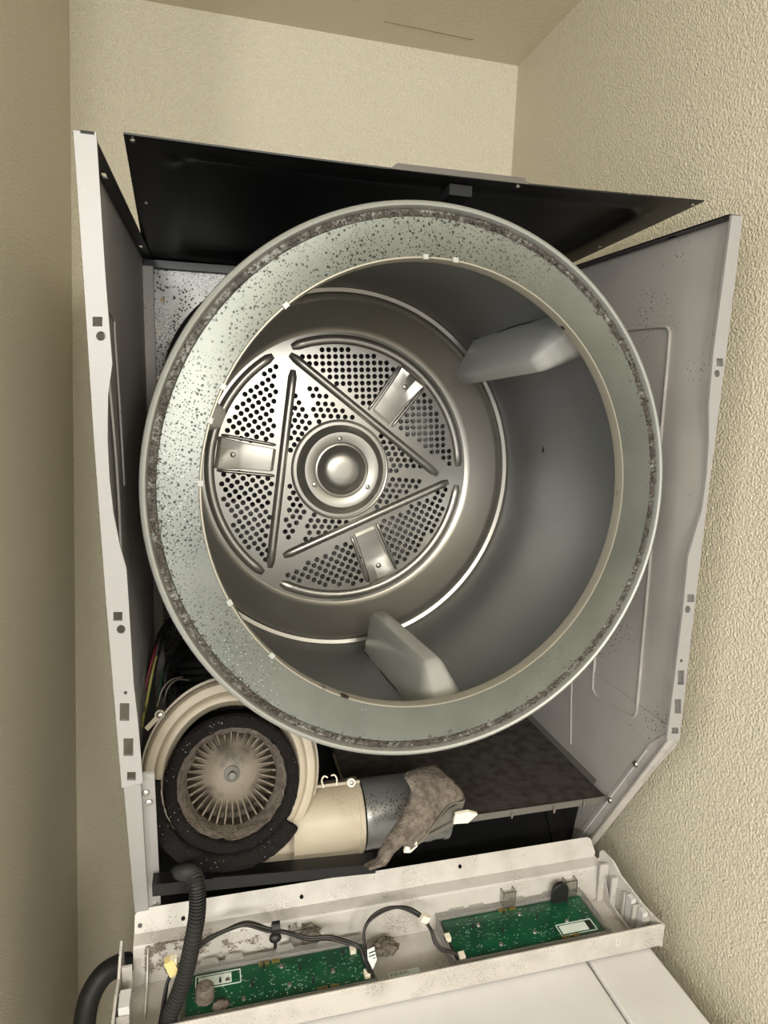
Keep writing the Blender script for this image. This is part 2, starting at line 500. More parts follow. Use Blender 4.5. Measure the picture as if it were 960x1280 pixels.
# right post: side leaf and front leaf
A0, A1 = V((W + .002, .0, -.012)), V((W + .002, .172, -.312))
dirn = (A1 - A0).normalized()
perp = V((0, dirn.z * -1, dirn.y)).normalized()
if perp.y < 0:
    perp = -perp
xp = W - .004
sq = [atx(846, 930, xp), atx(833, 917, xp), atx(813, 928, xp), atx(774, 976, xp), atx(716, 1050, xp), atx(728, 1055, xp)]
k6 = len(sq)
rp = obj('corner_post', sq + [q + V((.002, 0, 0)) for q in sq], [tuple(range(k6)), tuple(range(2 * k6 - 1, k6 - 1, -1))] + [(i, (i + 1) % k6, (i + 1) % k6 + k6, i + k6) for i in range(k6)], WHITE_SOIL, dc)
fr_q = [A0 + V((-.015, 0, 0)), A0 + V((.001, 0, 0)), A1 + V((.001, 0, 0)), A1 + V((-.012, 0, 0))]
obj('front_leaf', *slab(fr_q, perp * .0025), WHITE_SOIL, rp)
obj('fold_line', *tube([atx(808, 938, xp - .0006), atx(722, 1050, xp - .0006)], .0012, 6), WHITE, rp)
for px, py in ((763, 1000), (795, 955)):
    obj('screw', *screw_mesh(atx(px, py, xp - .0002), (-1, 0, 0), .0045), SCREW, rp)
# left post
B0, B1 = V((.0125, .002, .008)), V((-.001, .16, -.30))
dl = (B1 - B0).normalized()
lp = obj('corner_post', *slab([B0, B0 + V((.0165, 0, 0)), B1 + V((.0165, 0, 0)), B1], (0, .003, .001)), POSTG, dc)
q0, q1 = B0 + V((.0165, .003, .010)), B1 + V((.0165, .003, 0))
inner = obj('inner_leaf', *slab([q0, q0 + V((.013, .004, -.004)), q1 + V((.015, .004, 0)), q1], (0, .003, .001)), POSTG, lp)
for k, off in ((.035, .004), (.30, .008), (.326, .008), (.055, .007)):
    c = q0 + dl * k + V((off, -.001, 0))
    obj('screw', *screw_mesh(c, (0, -1, .3), .0036), SCREW, lp)
obj('slot', *box(B0 + dl * .315 + V((.0095, -.0006, 0)), (.0028, .0006, .0075)), DARKHOLE, lp)

# ------------------------------------------------------------------ lifted top panel
FL, FR_, RL_, RR_ = V((.0245, .10, .6625)), V((.7150, .10, .668)), V((.004, .568, .6215)), V((.694, .568, .628))
lt = thing('dryer_top_panel', 'black underside of the lifted dryer lid with a pressed pan, above the drum', 'lid', (.35, .57, .62))
nu, nv = 56, 40
lv, lf = [], []
def sm(t):
    t = max(0, min(1, t))
    return t * t * (3 - 2 * t)
for j in range(nv + 1):
    for i in range(nu + 1):
        u, q = i / nu, j / nv
        pnt = FL.lerp(FR_, u).lerp(RL_.lerp(RR_, u), q)
        du = min(u, 1 - u) * .69 - .045
        dv = min(q, 1 - q) * .47 - .04
        r = .03
        if du < r and dv < r:
            dd = r - math.hypot(r - du, r - dv)
        else:
            dd = min(du, dv)
        h = sm(dd / .022) * .010
        h += sm(1 - abs(dd + .002) / .006) * -.003
        sag = -.0045 * math.sin(math.pi * u) * (1 - q)
        lv.append(pnt + V((0, 0, h + sag)))
n1 = len(lv)
lv2 = lv + [q + V((0, 0, .0018)) for q in lv]
for j in range(nv):
    for i in range(nu):
        a = j * (nu + 1) + i
        lf.append((a, a + 1, a + nu + 2, a + nu + 1))
lfb = [tuple(i + n1 for i in reversed(f)) for f in lf]
edge = [i for i in range(nu + 1)] + [j * (nu + 1) + nu for j in range(1, nv + 1)] + [nv * (nu + 1) + i for i in range(nu - 1, -1, -1)] + [j * (nu + 1) for j in range(nv - 1, 0, -1)]
lfe = [(edge[i], edge[(i + 1) % len(edge)], edge[(i + 1) % len(edge)] + n1, edge[i] + n1) for i in range(len(edge))]
obj('pan', lv2, lf + lfb + lfe, BLACKP, lt, smooth=True)
def lidp(u, q, dz=0.0):
    return FL.lerp(FR_, u).lerp(RL_.lerp(RR_, u), q) + V((0, 0, dz - .0045 * math.sin(math.pi * u) * (1 - q)))
obj('front_lip', *hexa([lidp(.40, -.004, 0), lidp(.645, -.004, 0), lidp(.635, -.006, .0062), lidp(.412, -.006, .0062)],
                       [lidp(.40, .006, 0), lidp(.645, .006, 0), lidp(.635, .004, .0062), lidp(.412, .004, .0062)]), LIPD, lt, label='grey turned-up strip at the middle of the front edge')
obj('catch_bracket', *box(lidp(.535, .07, -.006), (.014, .016, .006)), DARKHOLE, lt)
for (u, q) in ((.012, .022), (.988, .022), (.02, .40), (.98, .42), (.63, .012)):
    obj('rivet', *screw_mesh(lidp(u, q, -.0003), (0, -.2, -1), .0028), SCREW, lt)
for u in (.28, .31):
    obj('hinge_clip', *box(lidp(u, .99, -.006), (.008, .003, .005)), GREYIN, lt)

# ------------------------------------------------------------------ drum
DN = V((-.0401, 1, -.0659)).normalized()
DX = DN.cross(V((0, 0, 1))).normalized()
DZ = DX.cross(DN).normalized()
DC = V((.3474, .04, .3086))
DM = Matrix(((DX.x, DN.x, DZ.x, DC.x), (DX.y, DN.y, DZ.y, DC.y), (DX.z, DN.z, DZ.z, DC.z), (0, 0, 0, 1)))
DI = DM.inverted()
ht.parent = dc
ht.matrix_basis = worldm(dc).inverted() @ DM @ Matrix.Translation((-.1004, .466, .131))
dr = thing('dryer_drum', 'large steel tumble dryer drum with perforated back and lint around its rim', 'drum', mw=DM)
RO, RI, LC, LS = .3126, .2527, .401, .449
def dpl(px, py, L=0.0):       # photograph point on the drum plane at depth L, local
    d = CR * ((px - 480) / FPX) - CU * ((py - 640) / FPX) + CF
    o = DC + DN * L
    return DI @ (CAM + d * ((o - CAM).dot(DN) / d.dot(DN)))
# shell: inside wall, bead, outside wall
shell = [(RO - .004, .010), (RO - .0065, .018), (.304, .03), (.304, .385), (.3065, .392), (.3065, .402), (.309, .402), (.309, .03), (RO, .014)]
obj('shell', *lathe(shell, 160, closed=True), STEEL, dr, local=True, smooth=True)
backp = [(.3065, .402), (.3060, .407), (.3000, .409), (.2960, .404), (.2925, .4035), (.2890, .409), (.2850, .413), (.255, .440), (.250, .4435), (.246, .447), (.2405, LS)]
obj('rear_dish', *lathe(backp, 160), STEELB, dr, local=True, smooth=True)
ringp = [(RI, .022), (RI, .002), (RI + .0012, -.001), (RI + .004, -.0005), (RI + .0055, .0012), (RO - .0200, .0012), (RO - .0185, .004), (RO - .0125, .0065), (RO - .0075, .005)]
ringb = [(RO - .0075, .008), (RO - .02, .008), (RI + .008, .005), (RI + .003, .022)]
obj('front_ring', *lathe([(RI + .002, .0003), (RI + .0035, .0012), (RO - .0160, .0012), (RO - .0145, .004), (RO - .0145, .0085), (RI + .007, .005)], 160, closed=True), GALV, dr, local=True, smooth=True)
obj('rim_groove', *lathe([(RO - .0147, .0030), (RO - .0135, .0050), (RO - .0110, .0060), (RO - .0070, .005), (RO - .0070, .0085), (RO - .0147, .0085)], 160, closed=True), GROOVE, dr, local=True, smooth=True)
obj('inner_lip', *lathe([(RI, .013), (RI, .001), (RI + .0008, -.0010), (RI + .0022, -.0010), (RI + .0030, .0005), (RI + .0045, .004), (RI + .003, .013)], 160, closed=True), LIPM, dr, local=True, smooth=True)
obj('outer_rim', *lathe([(RO - .0078, .007), (RO - .0072, .0005), (RO - .0055, -.0035), (RO - .003, -.0045), (RO - .0005, -.0030), (RO + .0006, .0), (RO + .0006, .013), (RO - .006, .014)], 160, closed=True), RIM, dr, local=True, smooth=True)
# perforated star back
VA = [-3, 117, -123]
SP = [172, -68, 52]
NRM = [math.radians(a + 180) for a in VA]       # chord normals
CH = .107
holes = []
pit, hr = .01165, .0046
def inside_outer(x, z, k):
    n = NRM[k]
    d = x * math.cos(n) + z * math.sin(n)
    s = math.radians(SP[k])
    t = -x * math.sin(s) + z * math.cos(s)
    along = x * math.cos(s) + z * math.sin(s)
    return d > CH + .0140 and abs(t) > .0275 + max(0, along - .17) * .15 and math.hypot(x, z) < .2110
for k in range(3):
    s = math.radians(SP[k] + 45 - 4)
    ca, sa = math.cos(s), math.sin(s)
    for i in range(-22, 23):
        for j in range(-22, 23):
            a, b = i * pit, j * pit
            x, z = a * ca - b * sa, a * sa + b * ca
            if inside_outer(x, z, k):
                holes.append((x, z))
for k in range(3):
    va = math.radians(VA[k])
    n1_, n2_ = [NRM[q] for q in range(3) if q != k]
    for sd in (-1, 1):
        s = va + math.radians(28 * sd)
        ca, sa = math.cos(s), math.sin(s)
        for i in range(0, 20):
            for j in range(-10, 11):
                a, b = i * pit, (j + .5 * (i % 2)) * pit
                x, z = a * ca - b * sa, a * sa + b * ca
                t = (-x * math.sin(va) + z * math.cos(va)) * sd
                r = math.hypot(x, z)
                if r > .093 and r < .172 and .0075 < t and x * math.cos(n1_) + z * math.sin(n1_) < CH - .0130 and x * math.cos(n2_) + z * math.sin(n2_) < CH - .0130:
                    if all((x - hx) ** 2 + (z - hz) ** 2 > (2.3 * hr) ** 2 for hx, hz in holes):
                        holes.append((x, z))
v, f = plate(ngon(0, 0, .2408, 96), [ngon(x, z, hr, 10) for x, z in holes] + [], lambda q: (q[0], LS, q[1]), (0, .003, 0))
pf = obj('perforated_back', v, f, STEELB, dr, local=True, label='perforated steel back with a triangle of ribs')
def ridge(pts, hw, h, name, par, m=STEELB, ends=True):
    """half-round ridge standing towards the viewer (-y) along local points (x, z)"""
    n = 7
    P_ = [V((x, 0, z)) for x, z in pts]
    vv, ff = [], []
    for i, q in enumerate(P_):
        t = (P_[min(i + 1, len(P_) - 1)] - P_[max(i - 1, 0)]).normalized()
        sd = V((t.z, 0, -t.x))
        e = 1.0
        if ends and i in (0, len(P_) - 1):
            e = .25
        for s in range(n):
            a = math.pi * s / (n - 1)
            vv.append(V((q.x, LS + .0002 - h * math.sin(a) * e, q.z)) + sd * (hw * math.cos(a) * (1 if e == 1 else .6)))
    for i in range(len(P_) - 1):
        for s in range(n - 1):
            ff.append((i * n + s, i * n + s + 1, (i + 1) * n + s + 1, (i + 1) * n + s))
    ff.append(tuple(range(n)))
    ff.append(tuple((len(P_) - 1) * n + s for s in range(n)))
    return obj(name, vv, ff, m, par, local=True, smooth=True, angle=60)
def seg(a, b, n=10):
    return [(a[0] + (b[0] - a[0]) * t / n, a[1] + (b[1] - a[1]) * t / n) for t in [0, .35] + list(range(1, n)) + [n - .35, n]]
for a, b in (((-.0845, .172), (-.127, -.172)), ((-.090, .198), (.186, -.010)), ((-.103, -.152), (.208, -.023))):
    ridge(seg(a, b), .0078, .0075, 'rib', pf)
    # shallow parallel companion crease that makes the rib read as a folded channel
    dx_, dz_ = b[0] - a[0], b[1] - a[1]
    L_ = math.hypot(dx_, dz_)
    ox, oz = -dz_ / L_, dx_ / L_
for k in range(3):
    a0, a1 = VA[k] + 4.5, VA[(k + 1) % 3] - 4.5
    if a1 < a0:
        a1 += 360
    arc = [(.2275 * math.cos(math.radians(a0 + (a1 - a0) * t / 40)), .2275 * math.sin(math.radians(a0 + (a1 - a0) * t / 40))) for t in range(41)]
    ridge(arc, .0085, .0065, 'arc_rib', pf)
    arc2 = [(x * .2135 / .2275, z * .2135 / .2275) for x, z in arc]
    s = math.radians(SP[k])
    es, et = V((math.cos(s), 0, math.sin(s))), V((-math.sin(s), 0, math.cos(s)))
    # spoke pad: raised flat arm, flared at the rim, dipping to a wedge around its screw
    sv, sf = [], []
    rs = [.118, .124, .150, .172, .180, .200, .212, .218]
    hh = [0, .0022, .0022, .0022, .0040, .0085, .0100, 0]
    ww = [.018, .019, .020, .021, .022, .024, .026, .027]
    for r_, h_, w_ in zip(rs, hh, ww):
        for tt, hk in ((-1.06, 0), (-1.0, .8), (-.35, 1 if r_ < .175 else .45), (.35, 1 if r_ < .175 else 1.0), (1.0, .8), (1.06, 0)):
            sv.append(es * r_ + et * (w_ * tt) + V((0, LS + .0002 - h_ * hk, 0)))
    for i in range(len(rs) - 1):
        for q in range(5):
            sf.append((i * 6 + q, i * 6 + q + 1, (i + 1) * 6 + q + 1, (i + 1) * 6 + q))
    obj('spoke', sv, sf, STEELB, pf, local=True, smooth=True, angle=18)
    obj('screw', *screw_mesh(es * .190 + V((0, LS - .0045, 0)), (0, -1, 0), .0048), SCREW, pf, local=True)
# small edge frames round the perforated fields beside the spokes
for k in range(3):
    s = math.radians(SP[k])
    n = NRM[k]
    for sd in (-1, 1):
        es, et = (math.cos(s), math.sin(s)), (-math.sin(s) * sd, math.cos(s) * sd)
        p0 = (es[0] * .213 + et[0] * .030, es[1] * .213 + et[1] * .030)
        # inner corner where the edge meets the chord
        dd = (CH + .010 - (et[0] * .0265 * math.cos(n) + et[1] * .0265 * math.sin(n))) / (es[0] * math.cos(n) + es[1] * math.sin(n))
        p1 = (es[0] * dd + et[0] * .0265, es[1] * dd + et[1] * .0265)
        ridge(seg(p0, p1, 6), .0030, .0042, 'field_edge', pf)
# hub: dished ring, screw plate and cap
hub = obj('hub', *lathe([(.0900, LS + .0005), (.0870, LS - .0018), (.0850, LS - .0010), (.0830, LS + .0035), (.0690, LS - .0105), (.0665, LS - .0120), (.0500, LS - .0120), (.0480, LS - .0110), (.0465, LS - .0060), (.0440, LS - .0065), (.0360, LS - .0160), (.0300, LS - .0195), (.0235, LS - .0215), (.0120, LS - .0220), (.0005, LS - .0220)], 96), STEELB, dr, local=True, smooth=True, angle=30)
for a in (95, -33, -153):
    obj('screw', *screw_mesh((.0555 * math.cos(math.radians(a)), LS - .0118, .0555 * math.sin(math.radians(a))), (0, -1, 0), .0045), SCREW, hub, local=True)
# baffles
def baffle(theta):
    st = [  # y, height fraction, half-angle deg at base
        (.352, .0, 6.6), (.350, .55, 6.6), (.348, .93, 6.6), (.340, 1.0, 6.6), (.25, 1.0, 6.6), (.15, 1.0, 6.6), (.100, 1.0, 6.6), (.090, .97, 6.6), (.080, .82, 6.6), (.060, .45, 6.5), (.040, .05, 6.4), (.036, 0, 6.3)]
    prof = [(-1.0, 0), (-.86, .28), (-.68, .62), (-.50, .90), (-.36, .985), (-.15, 1.0), (.15, 1.0), (.36, .985), (.50, .90), (.68, .62), (.86, .28), (1.0, 0)]
    vv, ff = [], []
    for si, (y, hf, ha) in enumerate(st):
        wav = .6 * math.sin(y * 38)
        for (t, h) in prof:
            a = math.radians(theta + ha * t + (wav * .35 if abs(t) == 1 else 0))
            r = .3045 - .068 * h * hf
            vv.append(V((r * math.cos(a), y, r * math.sin(a))))
    k = len(prof)
    for i in range(len(st) - 1):
        for q in range(k - 1):
            ff.append((i * k + q, i * k + q + 1, (i + 1) * k + q + 1, (i + 1) * k + q))
    o = obj('baffle', vv, ff, BAFFLE, dr, local=True, smooth=True, angle=40)
    for sd in (-1, 1):
        line = []
        for q in range(17):
            y = .045 + .30 * q / 16
            a = math.radians(theta + sd * (6.55 + .25 * math.sin(y * 38)))
            line.append(V((.3034 * math.cos(a), y, .3034 * math.sin(a))))
        obj('base_seam', *tube(line, .0007, 5), DARKHOLE, o, local=True)
    return o
for th in (-80, 41, 161):
    baffle(th)
a_ = math.radians(8)
obj('scuff_mark', *blob((.3035 * math.cos(a_), .27, .3035 * math.sin(a_)), .004, 2, 4, .5, (.15, .5, 1.4)), DARKHOLE, dr, local=True)
# small white clips on the inner edge
for (px, py) in ((250, 604), (285, 487), (355, 380), (531, 326), (568, 326), (340, 818), (276, 530), (306, 742)):
    q = dpl(px, py)
    q = V((q.x, 0, q.z)).normalized()
    t = V((-q.z, 0, q.x))
    obj('clip', *box(q * (RI + .0015) + V((0, -.0022, 0)), (.0026, .0018, .0030), (q, V((0, 1, 0)), t)), BAFFLE, dr, local=True)
# lint packed in the groove of the front ring
lm = MB()
def lint_amt(a):              # more lint at the top and right, patchy elsewhere
    d = math.degrees(a) % 360
    base = .45 + .35 * math.sin(math.radians(d * 3 + 40)) * math.sin(math.radians(d * 1.7))
    for c_, w_, s_ in ((72, 34, .9), (20, 30, .5), (300, 30, .6), (180, 30, .5), (225, 10, .6), (98, 14, .5)):
        dd = abs((d - c_ + 180) % 360 - 180)
        base += s_ * math.exp(-(dd / w_) ** 2)
    return base
for i in range(9000):
    a = random.random() * 2 * math.pi
    am = lint_amt(a)
    if random.random() > am:
        continue
    r = RO - .0115 + random.gauss(0, .0026) - (abs(random.gauss(0, .0045)) * am * .7 if random.random() < .5 else 0)
    r = min(r, RO - .006)
    y = .0032 + random.uniform(-.003, .002)
    c = V((r * math.cos(a), y, r * math.sin(a)))
    sz = random.uniform(.0007, .0020)
    vv = []
    for q in range(4):
        vv.append(c + V((random.gauss(0, 1), random.gauss(0, .5) - .3, random.gauss(0, 1))) * sz * .75)
    lm.add(vv, [(0, 1, 2), (0, 2, 3), (0, 3, 1), (1, 3, 2)])
obj('rim_lint', lm.v, lm.f, LINT2, dr, local=True, stuff=True)

# ------------------------------------------------------------------ blower
T = math.radians(20)
BP = V((.125, .11, -.06))
Bu, Bn, Bv = V((1, 0, 0)), V((0, -math.cos(T), math.sin(T))), V((0, math.sin(T), math.cos(T)))
BM = Matrix(((Bu.x, -Bn.x, Bv.x, BP.x), (Bu.y, -Bn.y, Bv.y, BP.y), (Bu.z, -Bn.z, Bv.z, BP.z), (0, 0, 0, 1)))   # local +y goes into the machine
BS = 1.04
BP = CAM + (BP - CAM) * BS
BM = Matrix.Translation(BP) @ BM.to_3x3().to_4x4() @ Matrix.Scale(BS, 4)
bl = thing('blower_housing', 'cream round blower housing with black foam ring, under the drum', 'blower', mw=BM)
hp = [(.098, .085), (.1075, .080), (.1095, .012), (.1085, .005), (.1050, .001), (.1000, .0), (.0955, .0005), (.0925, -.004), (.0900, -.0055), (.0850, -.0055), (.0835, -.003), (.0820, .004), (.0780, .010), (.0770, .055)]
obj('housing', *lathe(hp, 112, sx=.985, sz=1.065), CREAM, bl, local=True, smooth=True)
# seam rim on the housing
obj('seam_rim', *lathe([(.1098, .018), (.1130, .018), (.1130, .023), (.1098, .023)], 112, sx=.985, sz=1.065, closed=True), CREAM, bl, local=True)
# outlet nozzle: round sleeve to the right
def xcyl(prof, cy, cz, seg=48):   # profile (radius, x) about the local X axis at (cy, cz)
    vv, ff = [], []
    for i in range(seg):
        a = 2 * math.pi * i / seg
        for r, x in prof:
            vv.append(V((x, cy + r * math.cos(a), cz + r * math.sin(a))))
    k = len(prof)
    for i in range(seg):
        j = (i + 1) % seg
        for q in range(k - 1):
            ff.append((i * k + q, j * k + q, j * k + q + 1, i * k + q + 1))
    return vv, ff
noz = MB()
noz.add(*xcyl([(.047, .074), (.047, .160), (.0482, .161), (.0482, .1665), (.047, .1675), (.0455, .1675), (.0455, .10)], .046, -.079))
noz.add(*hexa([V((.02, .03, -.118)), V((.104, .03, -.124)), V((.104, .03, -.036)), V((.100, .03, -.036))], [V((.02, .08, -.118)), V((.104, .08, -.124)), V((.104, .08, -.036)), V((.100, .08, -.036))]))
nz_ = obj('outlet_nozzle', noz.v, noz.f, CREAM, bl, local=True, smooth=True)
obj('nozzle_seam', *box((.132, .03, -.0325), (.035, .004, .0018)), CREAM, nz_, local=True)
for x in (.118, .130):
    pts = [V((x, .024, -.034)), V((x - .003, .022, -.025)), V((x, .020, -.019)), V((x + .005, .02, -.021))] if x < .12 else [V((x - .002, .024, -.020)), V((x + .003, .024, -.020)), V((x + .006, .026, -.026)), V((x + .005, .026, -.034))]
    obj('wire_clip', *tube(spline(pts, 6), .0011, 6), CONN, nz_, local=True)
obj('clip_lug', *lathe([(.0005, -.003), (.0055, -.003), (.0055, .004), (.0005, .004)], 16, cx=.150, cz=-.026), CONN, nz_, local=True)
obj('screw', *screw_mesh((.150, -.003 + .0, -.026), (0, -1, 0), .0032), SCREW, nz_, local=True)
# lug with screw at the upper left edge
lug = obj('mounting_lug', *lathe([(.0005, .012), (.0062, .012), (.0062, .022), (.0005, .022)], 18, cx=-.087, cz=.079), CREAM, bl, local=True)
obj('screw', *screw_mesh((-.087, .012, .079), (0, -1, 0), .004), SCREW, lug, local=True)
obj('lug_arm', *box((-.097, .018, .069), (.009, .003, .003), (V((.7, 0, .7)), V((0, 1, 0)), V((-.7, 0, .7)))), CREAM, lug, local=True)
# foam ring and loose foam strip wrapped round its lower left
def foam_ring(r0, r1, y0, y1, a0, a1, name, cx=0, cz=-.008, sz=1.0, sd=1):
    from mathutils import noise as nz
    prof = [(r0, y1), (r0, y0 + .003), (r0 + .003, y0), (r1 - .003, y0), (r1, y0 + .003), (r1, y1)]
    vv, ff = lathe(prof, 120, math.radians(a0), math.radians(a1), closed=True, cx=cx, cz=cz, sz=sz)
    vv = [q + V((nz.noise(q * 160 + V((sd, 0, 0))), nz.noise(q * 160 + V((0, sd, 9))), nz.noise(q * 160 + V((7, 3, sd))))) * .0012 for q in vv]
    k = 6
    if abs(a1 - a0) < 359:
        ff = ff + [tuple(range(k)), tuple(range(len(vv) - k, len(vv)))]
    return obj(name, vv, ff, FOAM, bl, local=True, smooth=True, angle=50)
foam_ring(.0665, .0815, -.014, .012, 0, 360, 'foam_ring')
foam_ring(.0815, .1020, -.020, .004, 172, 322, 'foam_strip', cx=-.003, cz=-.006, sd=3)
# lint collar inside the foam and impeller
lc_v, lc_f = lathe([(.0670, -.004), (.0650, -.006), (.0625, .000), (.0585, .010), (.0560, .022)], 96, cz=-.008, cx=0)
from mathutils import noise as nz
lc_v = [q + V((nz.noise(q * 110), nz.noise(q * 110 + V((5, 0, 0))), nz.noise(q * 110 + V((0, 5, 0))))) * .0035 for q in lc_v]
obj('lint_collar', lc_v, lc_f, LINT, bl, local=True, smooth=True, angle=80, label='grey brown lint collar inside the foam ring')
fan = obj('impeller', *lathe([(.0765, .014), (.066, .016), (.061, .020), (.061, .060), (.055, .062), (.040, .046), (.026, .036), (.014, .033), (.0005, .032)], 72, cz=-.005), FAN, bl, local=True, smooth=True)
for k in range(36):
    a = 2 * math.pi * k / 36
    e, t = V((math.cos(a), 0, math.sin(a))), V((-math.sin(a), 0, math.cos(a)))
    c0 = V((0, 0, -.005))
    q0_, q1_, q2_, q3_ = c0 + e * .0605 + V((0, .024, 0)), c0 + e * .0605 + V((0, .063, 0)), c0 + e * .034 + V((0, .043, 0)), c0 + e * .052 + V((0, .028, 0))
    obj('fin', *hexa([q + t * .0009 for q in (q0_, q1_, q2_, q3_)], [q - t * .0009 for q in (q0_, q1_, q2_, q3_)]), FAN, fan, local=True)
hubn = obj('hub_nut', *lathe([(.0005, .018), (.0040, .018), (.0046, .020), (.0046, .027), (.010, .029), (.010, .034)], 6 * 3, cz=-.005), EDGE, fan, local=True)

# ------------------------------------------------------------------ exhaust duct, shield
du = thing('exhaust_duct', 'bare metal exhaust duct running from the cream blower nozzle', 'duct', mw=BM @ Matrix.Translation((.17, .046, -.079)))
obj('pipe', *xcyl([(.0445, .0), (.0455, .004), (.0450, .008), (.0450, .085), (.0462, .088), (.0462, .093), (.0450, .096), (.0450, .112), (.0465, .114), (.0465, .117), (.043, .117), (.043, .09)], 0, 0), DUCT, du, local=True, smooth=True)
obj('pipe_end', *xcyl([(.0430, .105), (.0005, .105)], 0, 0), DARKHOLE, du, local=True)
# lint-felted shield bent over the duct
top = [(455, 1082, .035), (470, 1074, .038), (480, 1056, .045), (489, 1040, .052), (499, 1026, .060), (510, 1006, .072), (514, 988, .082), (507, 970, .097), (520, 962, .11), (544, 957, .125)]
bot = [(462, 1088, .032), (482, 1082, .034), (492, 1068, .040), (503, 1058, .046), (516, 1060, .048), (530, 1049, .054), (545, 1028, .066), (557, 1010, .080), (579, 999, .092), (581, 994, .100)]
tp = spline([at(*q) for q in top], 4)
bp_ = spline([at(*q) for q in bot], 4)
sv, sf = [], []
nc = 10
for i, (a, b) in enumerate(zip(tp, bp_)):
    for k in range(nc + 1):
        q = a.lerp(b, k / nc)
        q = q + V((0, -.010 * math.sin(math.pi * k / nc), .006 * math.sin(math.pi * k / nc)))
        q = q + V((nz.noise(q * 130), nz.noise(q * 130 + V((4, 0, 0))), nz.noise(q * 130 + V((0, 4, 0))))) * .0016
        sv.append(q)
n0 = len(sv)
sv2 = sv + [q + V((0, .005, -.002)) for q in sv]
rows = len(tp)
for i in range(rows - 1):
    for k in range(nc):
        a = i * (nc + 1) + k
        sf.append((a, a + 1, a + nc + 2, a + nc + 1))
sfb = [tuple(q + n0 for q in reversed(f)) for f in sf]
eg = [k for k in range(nc + 1)] + [i * (nc + 1) + nc for i in range(1, rows)] + [(rows - 1) * (nc + 1) + k for k in range(nc - 1, -1, -1)] + [i * (nc + 1) for i in range(rows - 2, 0, -1)]
sfe = [(eg[i], eg[(i + 1) % len(eg)], eg[(i + 1) % len(eg)] + n0, eg[i] + n0) for i in range(len(eg))]
sh = thing('duct_shield', 'curved metal shield covered in brown lint lying across the metal duct', 'shield', at(520, 1060, .05))
obj('lint_felt', sv2, sf + sfb + sfe, LINT, sh, smooth=True, angle=60)
obj('bright_edge', *tube(spline([at(513, 1062, .046), at(530, 1047, .053), at(546, 1026, .065), at(557, 1011, .078), at(566, 1005, .084), at(580, 1002, .090)], 6), .0012, 6), SCREW, sh)
obj('support_plate', *slab([at(514, 1060, .056), at(560, 1012, .085), at(582, 998, .102), at(574, 1026, .082)], (0, .002, -.001)), EDGE, sh)
obj('support_edge', *slab([at(508, 1058, .052), at(572, 1024, .08), at(572, 1029, .08), at(508, 1064, .052)], (0, .002, 0)), EDGE, sh)
for q in ([(567, 1030), (570, 1018), (586, 1015), (597, 1018), (585, 1029)], [(505, 1066), (508, 1058), (521, 1052), (522, 1058), (513, 1066)]):
    c = [at(x, y, .075 if x > 540 else .048) for x, y in q]
    vv = c + [p + V((0, .004, .001)) for p in c]
    n = len(c)
    obj('plastic_foot', vv, [tuple(range(n)), tuple(range(2 * n - 1, n - 1, -1))] + [(i, (i + 1) % n, (i + 1) % n + n, i + n) for i in range(n)], CONN, sh)

# ------------------------------------------------------------------ wires inside the cabinet
def cable(name, pts, r, m, label, cat='wire', group=None, seg_=8):
    return tag(obj(name, *tube(spline(pts, 8), r, seg_), m, smooth=True, angle=80), label, cat, group)
RED = mat('wire_red', (120, 22, 40), 0.45)
YEL = mat('wire_yellow', (176, 172, 96), 0.45)
GRN = mat('wire_green', (40, 92, 62), 0.45)
WHT = mat('wire_white', (196, 186, 172), 0.45)
BLU = mat('wire_blue', (30, 36, 70), 0.45)
cable('wire', [at(177, 880, .30), at(184, 850, .31), at(193, 815, .33), at(203, 790, .36)], .0022, RED, 'dark red wire behind the left flange slots', group='loom wires')
cable('wire', [at(182, 885, .29), at(189, 848, .30), at(195, 822, .33), at(206, 792, .36)], .002, YEL, 'yellow green wire beside the dark red one', group='loom wires')
cable('wire', [at(196, 884, .27), at(203, 862, .30), at(214, 850, .33), at(228, 846, .36)], .0012, WHT, 'thin white wire rising behind the blower housing', group='loom wires')
cable('wire', [at(204, 880, .27), at(210, 860, .30), at(221, 850, .33), at(236, 850, .36)], .0012, WHT, 'second thin white wire nearest the blower housing rim', group='loom wires')
cable('wire', [at(196, 882, .29), at(199, 862, .31), at(204, 840, .34)], .0013, GRN, 'thin green wire left of the white pair', group='loom wires')
cable('sleeved_wire_bundle', [at(190, 840, .33), at(197, 808, .34), at(206, 786, .36), at(222, 768, .38), at(240, 756, .40)], .006, BLACKPL, 'black sleeved wire bundle curving up behind the drum')
cable('motor_ring_cable', [at(207, 872, .33), at(206, 850, .34), at(211, 828, .36), at(225, 817, .38), at(244, 812, .40), at(258, 812, .42)], .0045, BLACKPL, 'black cable looping above the blower housing')
cable('wire', [at(178, 908, .22), at(180, 893, .24), at(183, 886, .27)], .0018, YEL, 'short yellow wire end seen through the lowest left slots', group='loom wires')
mt = thing('drive_motor', 'dark ribbed motor casing in the gloom above the blower', 'motor', at(245, 870, .40))
mc = at(252, 848, .42)
mtl = MB()
for k in range(5):
    obj('cooling_rib', *box(mc + V((0, -.004, .030 - k * .013)), (.034, .006, .0042)), BLACKPL, mt)
obj('casing', *lathe([(.0005, -.02), (.036, -.02), (.045, -.008), (.045, .08), (.0005, .08)], 32), BLACKPL, mt, local=True, smooth=True).matrix_basis = worldm(mt).inverted() @ Matrix.Translation(mc + V((0, .02, 0)))

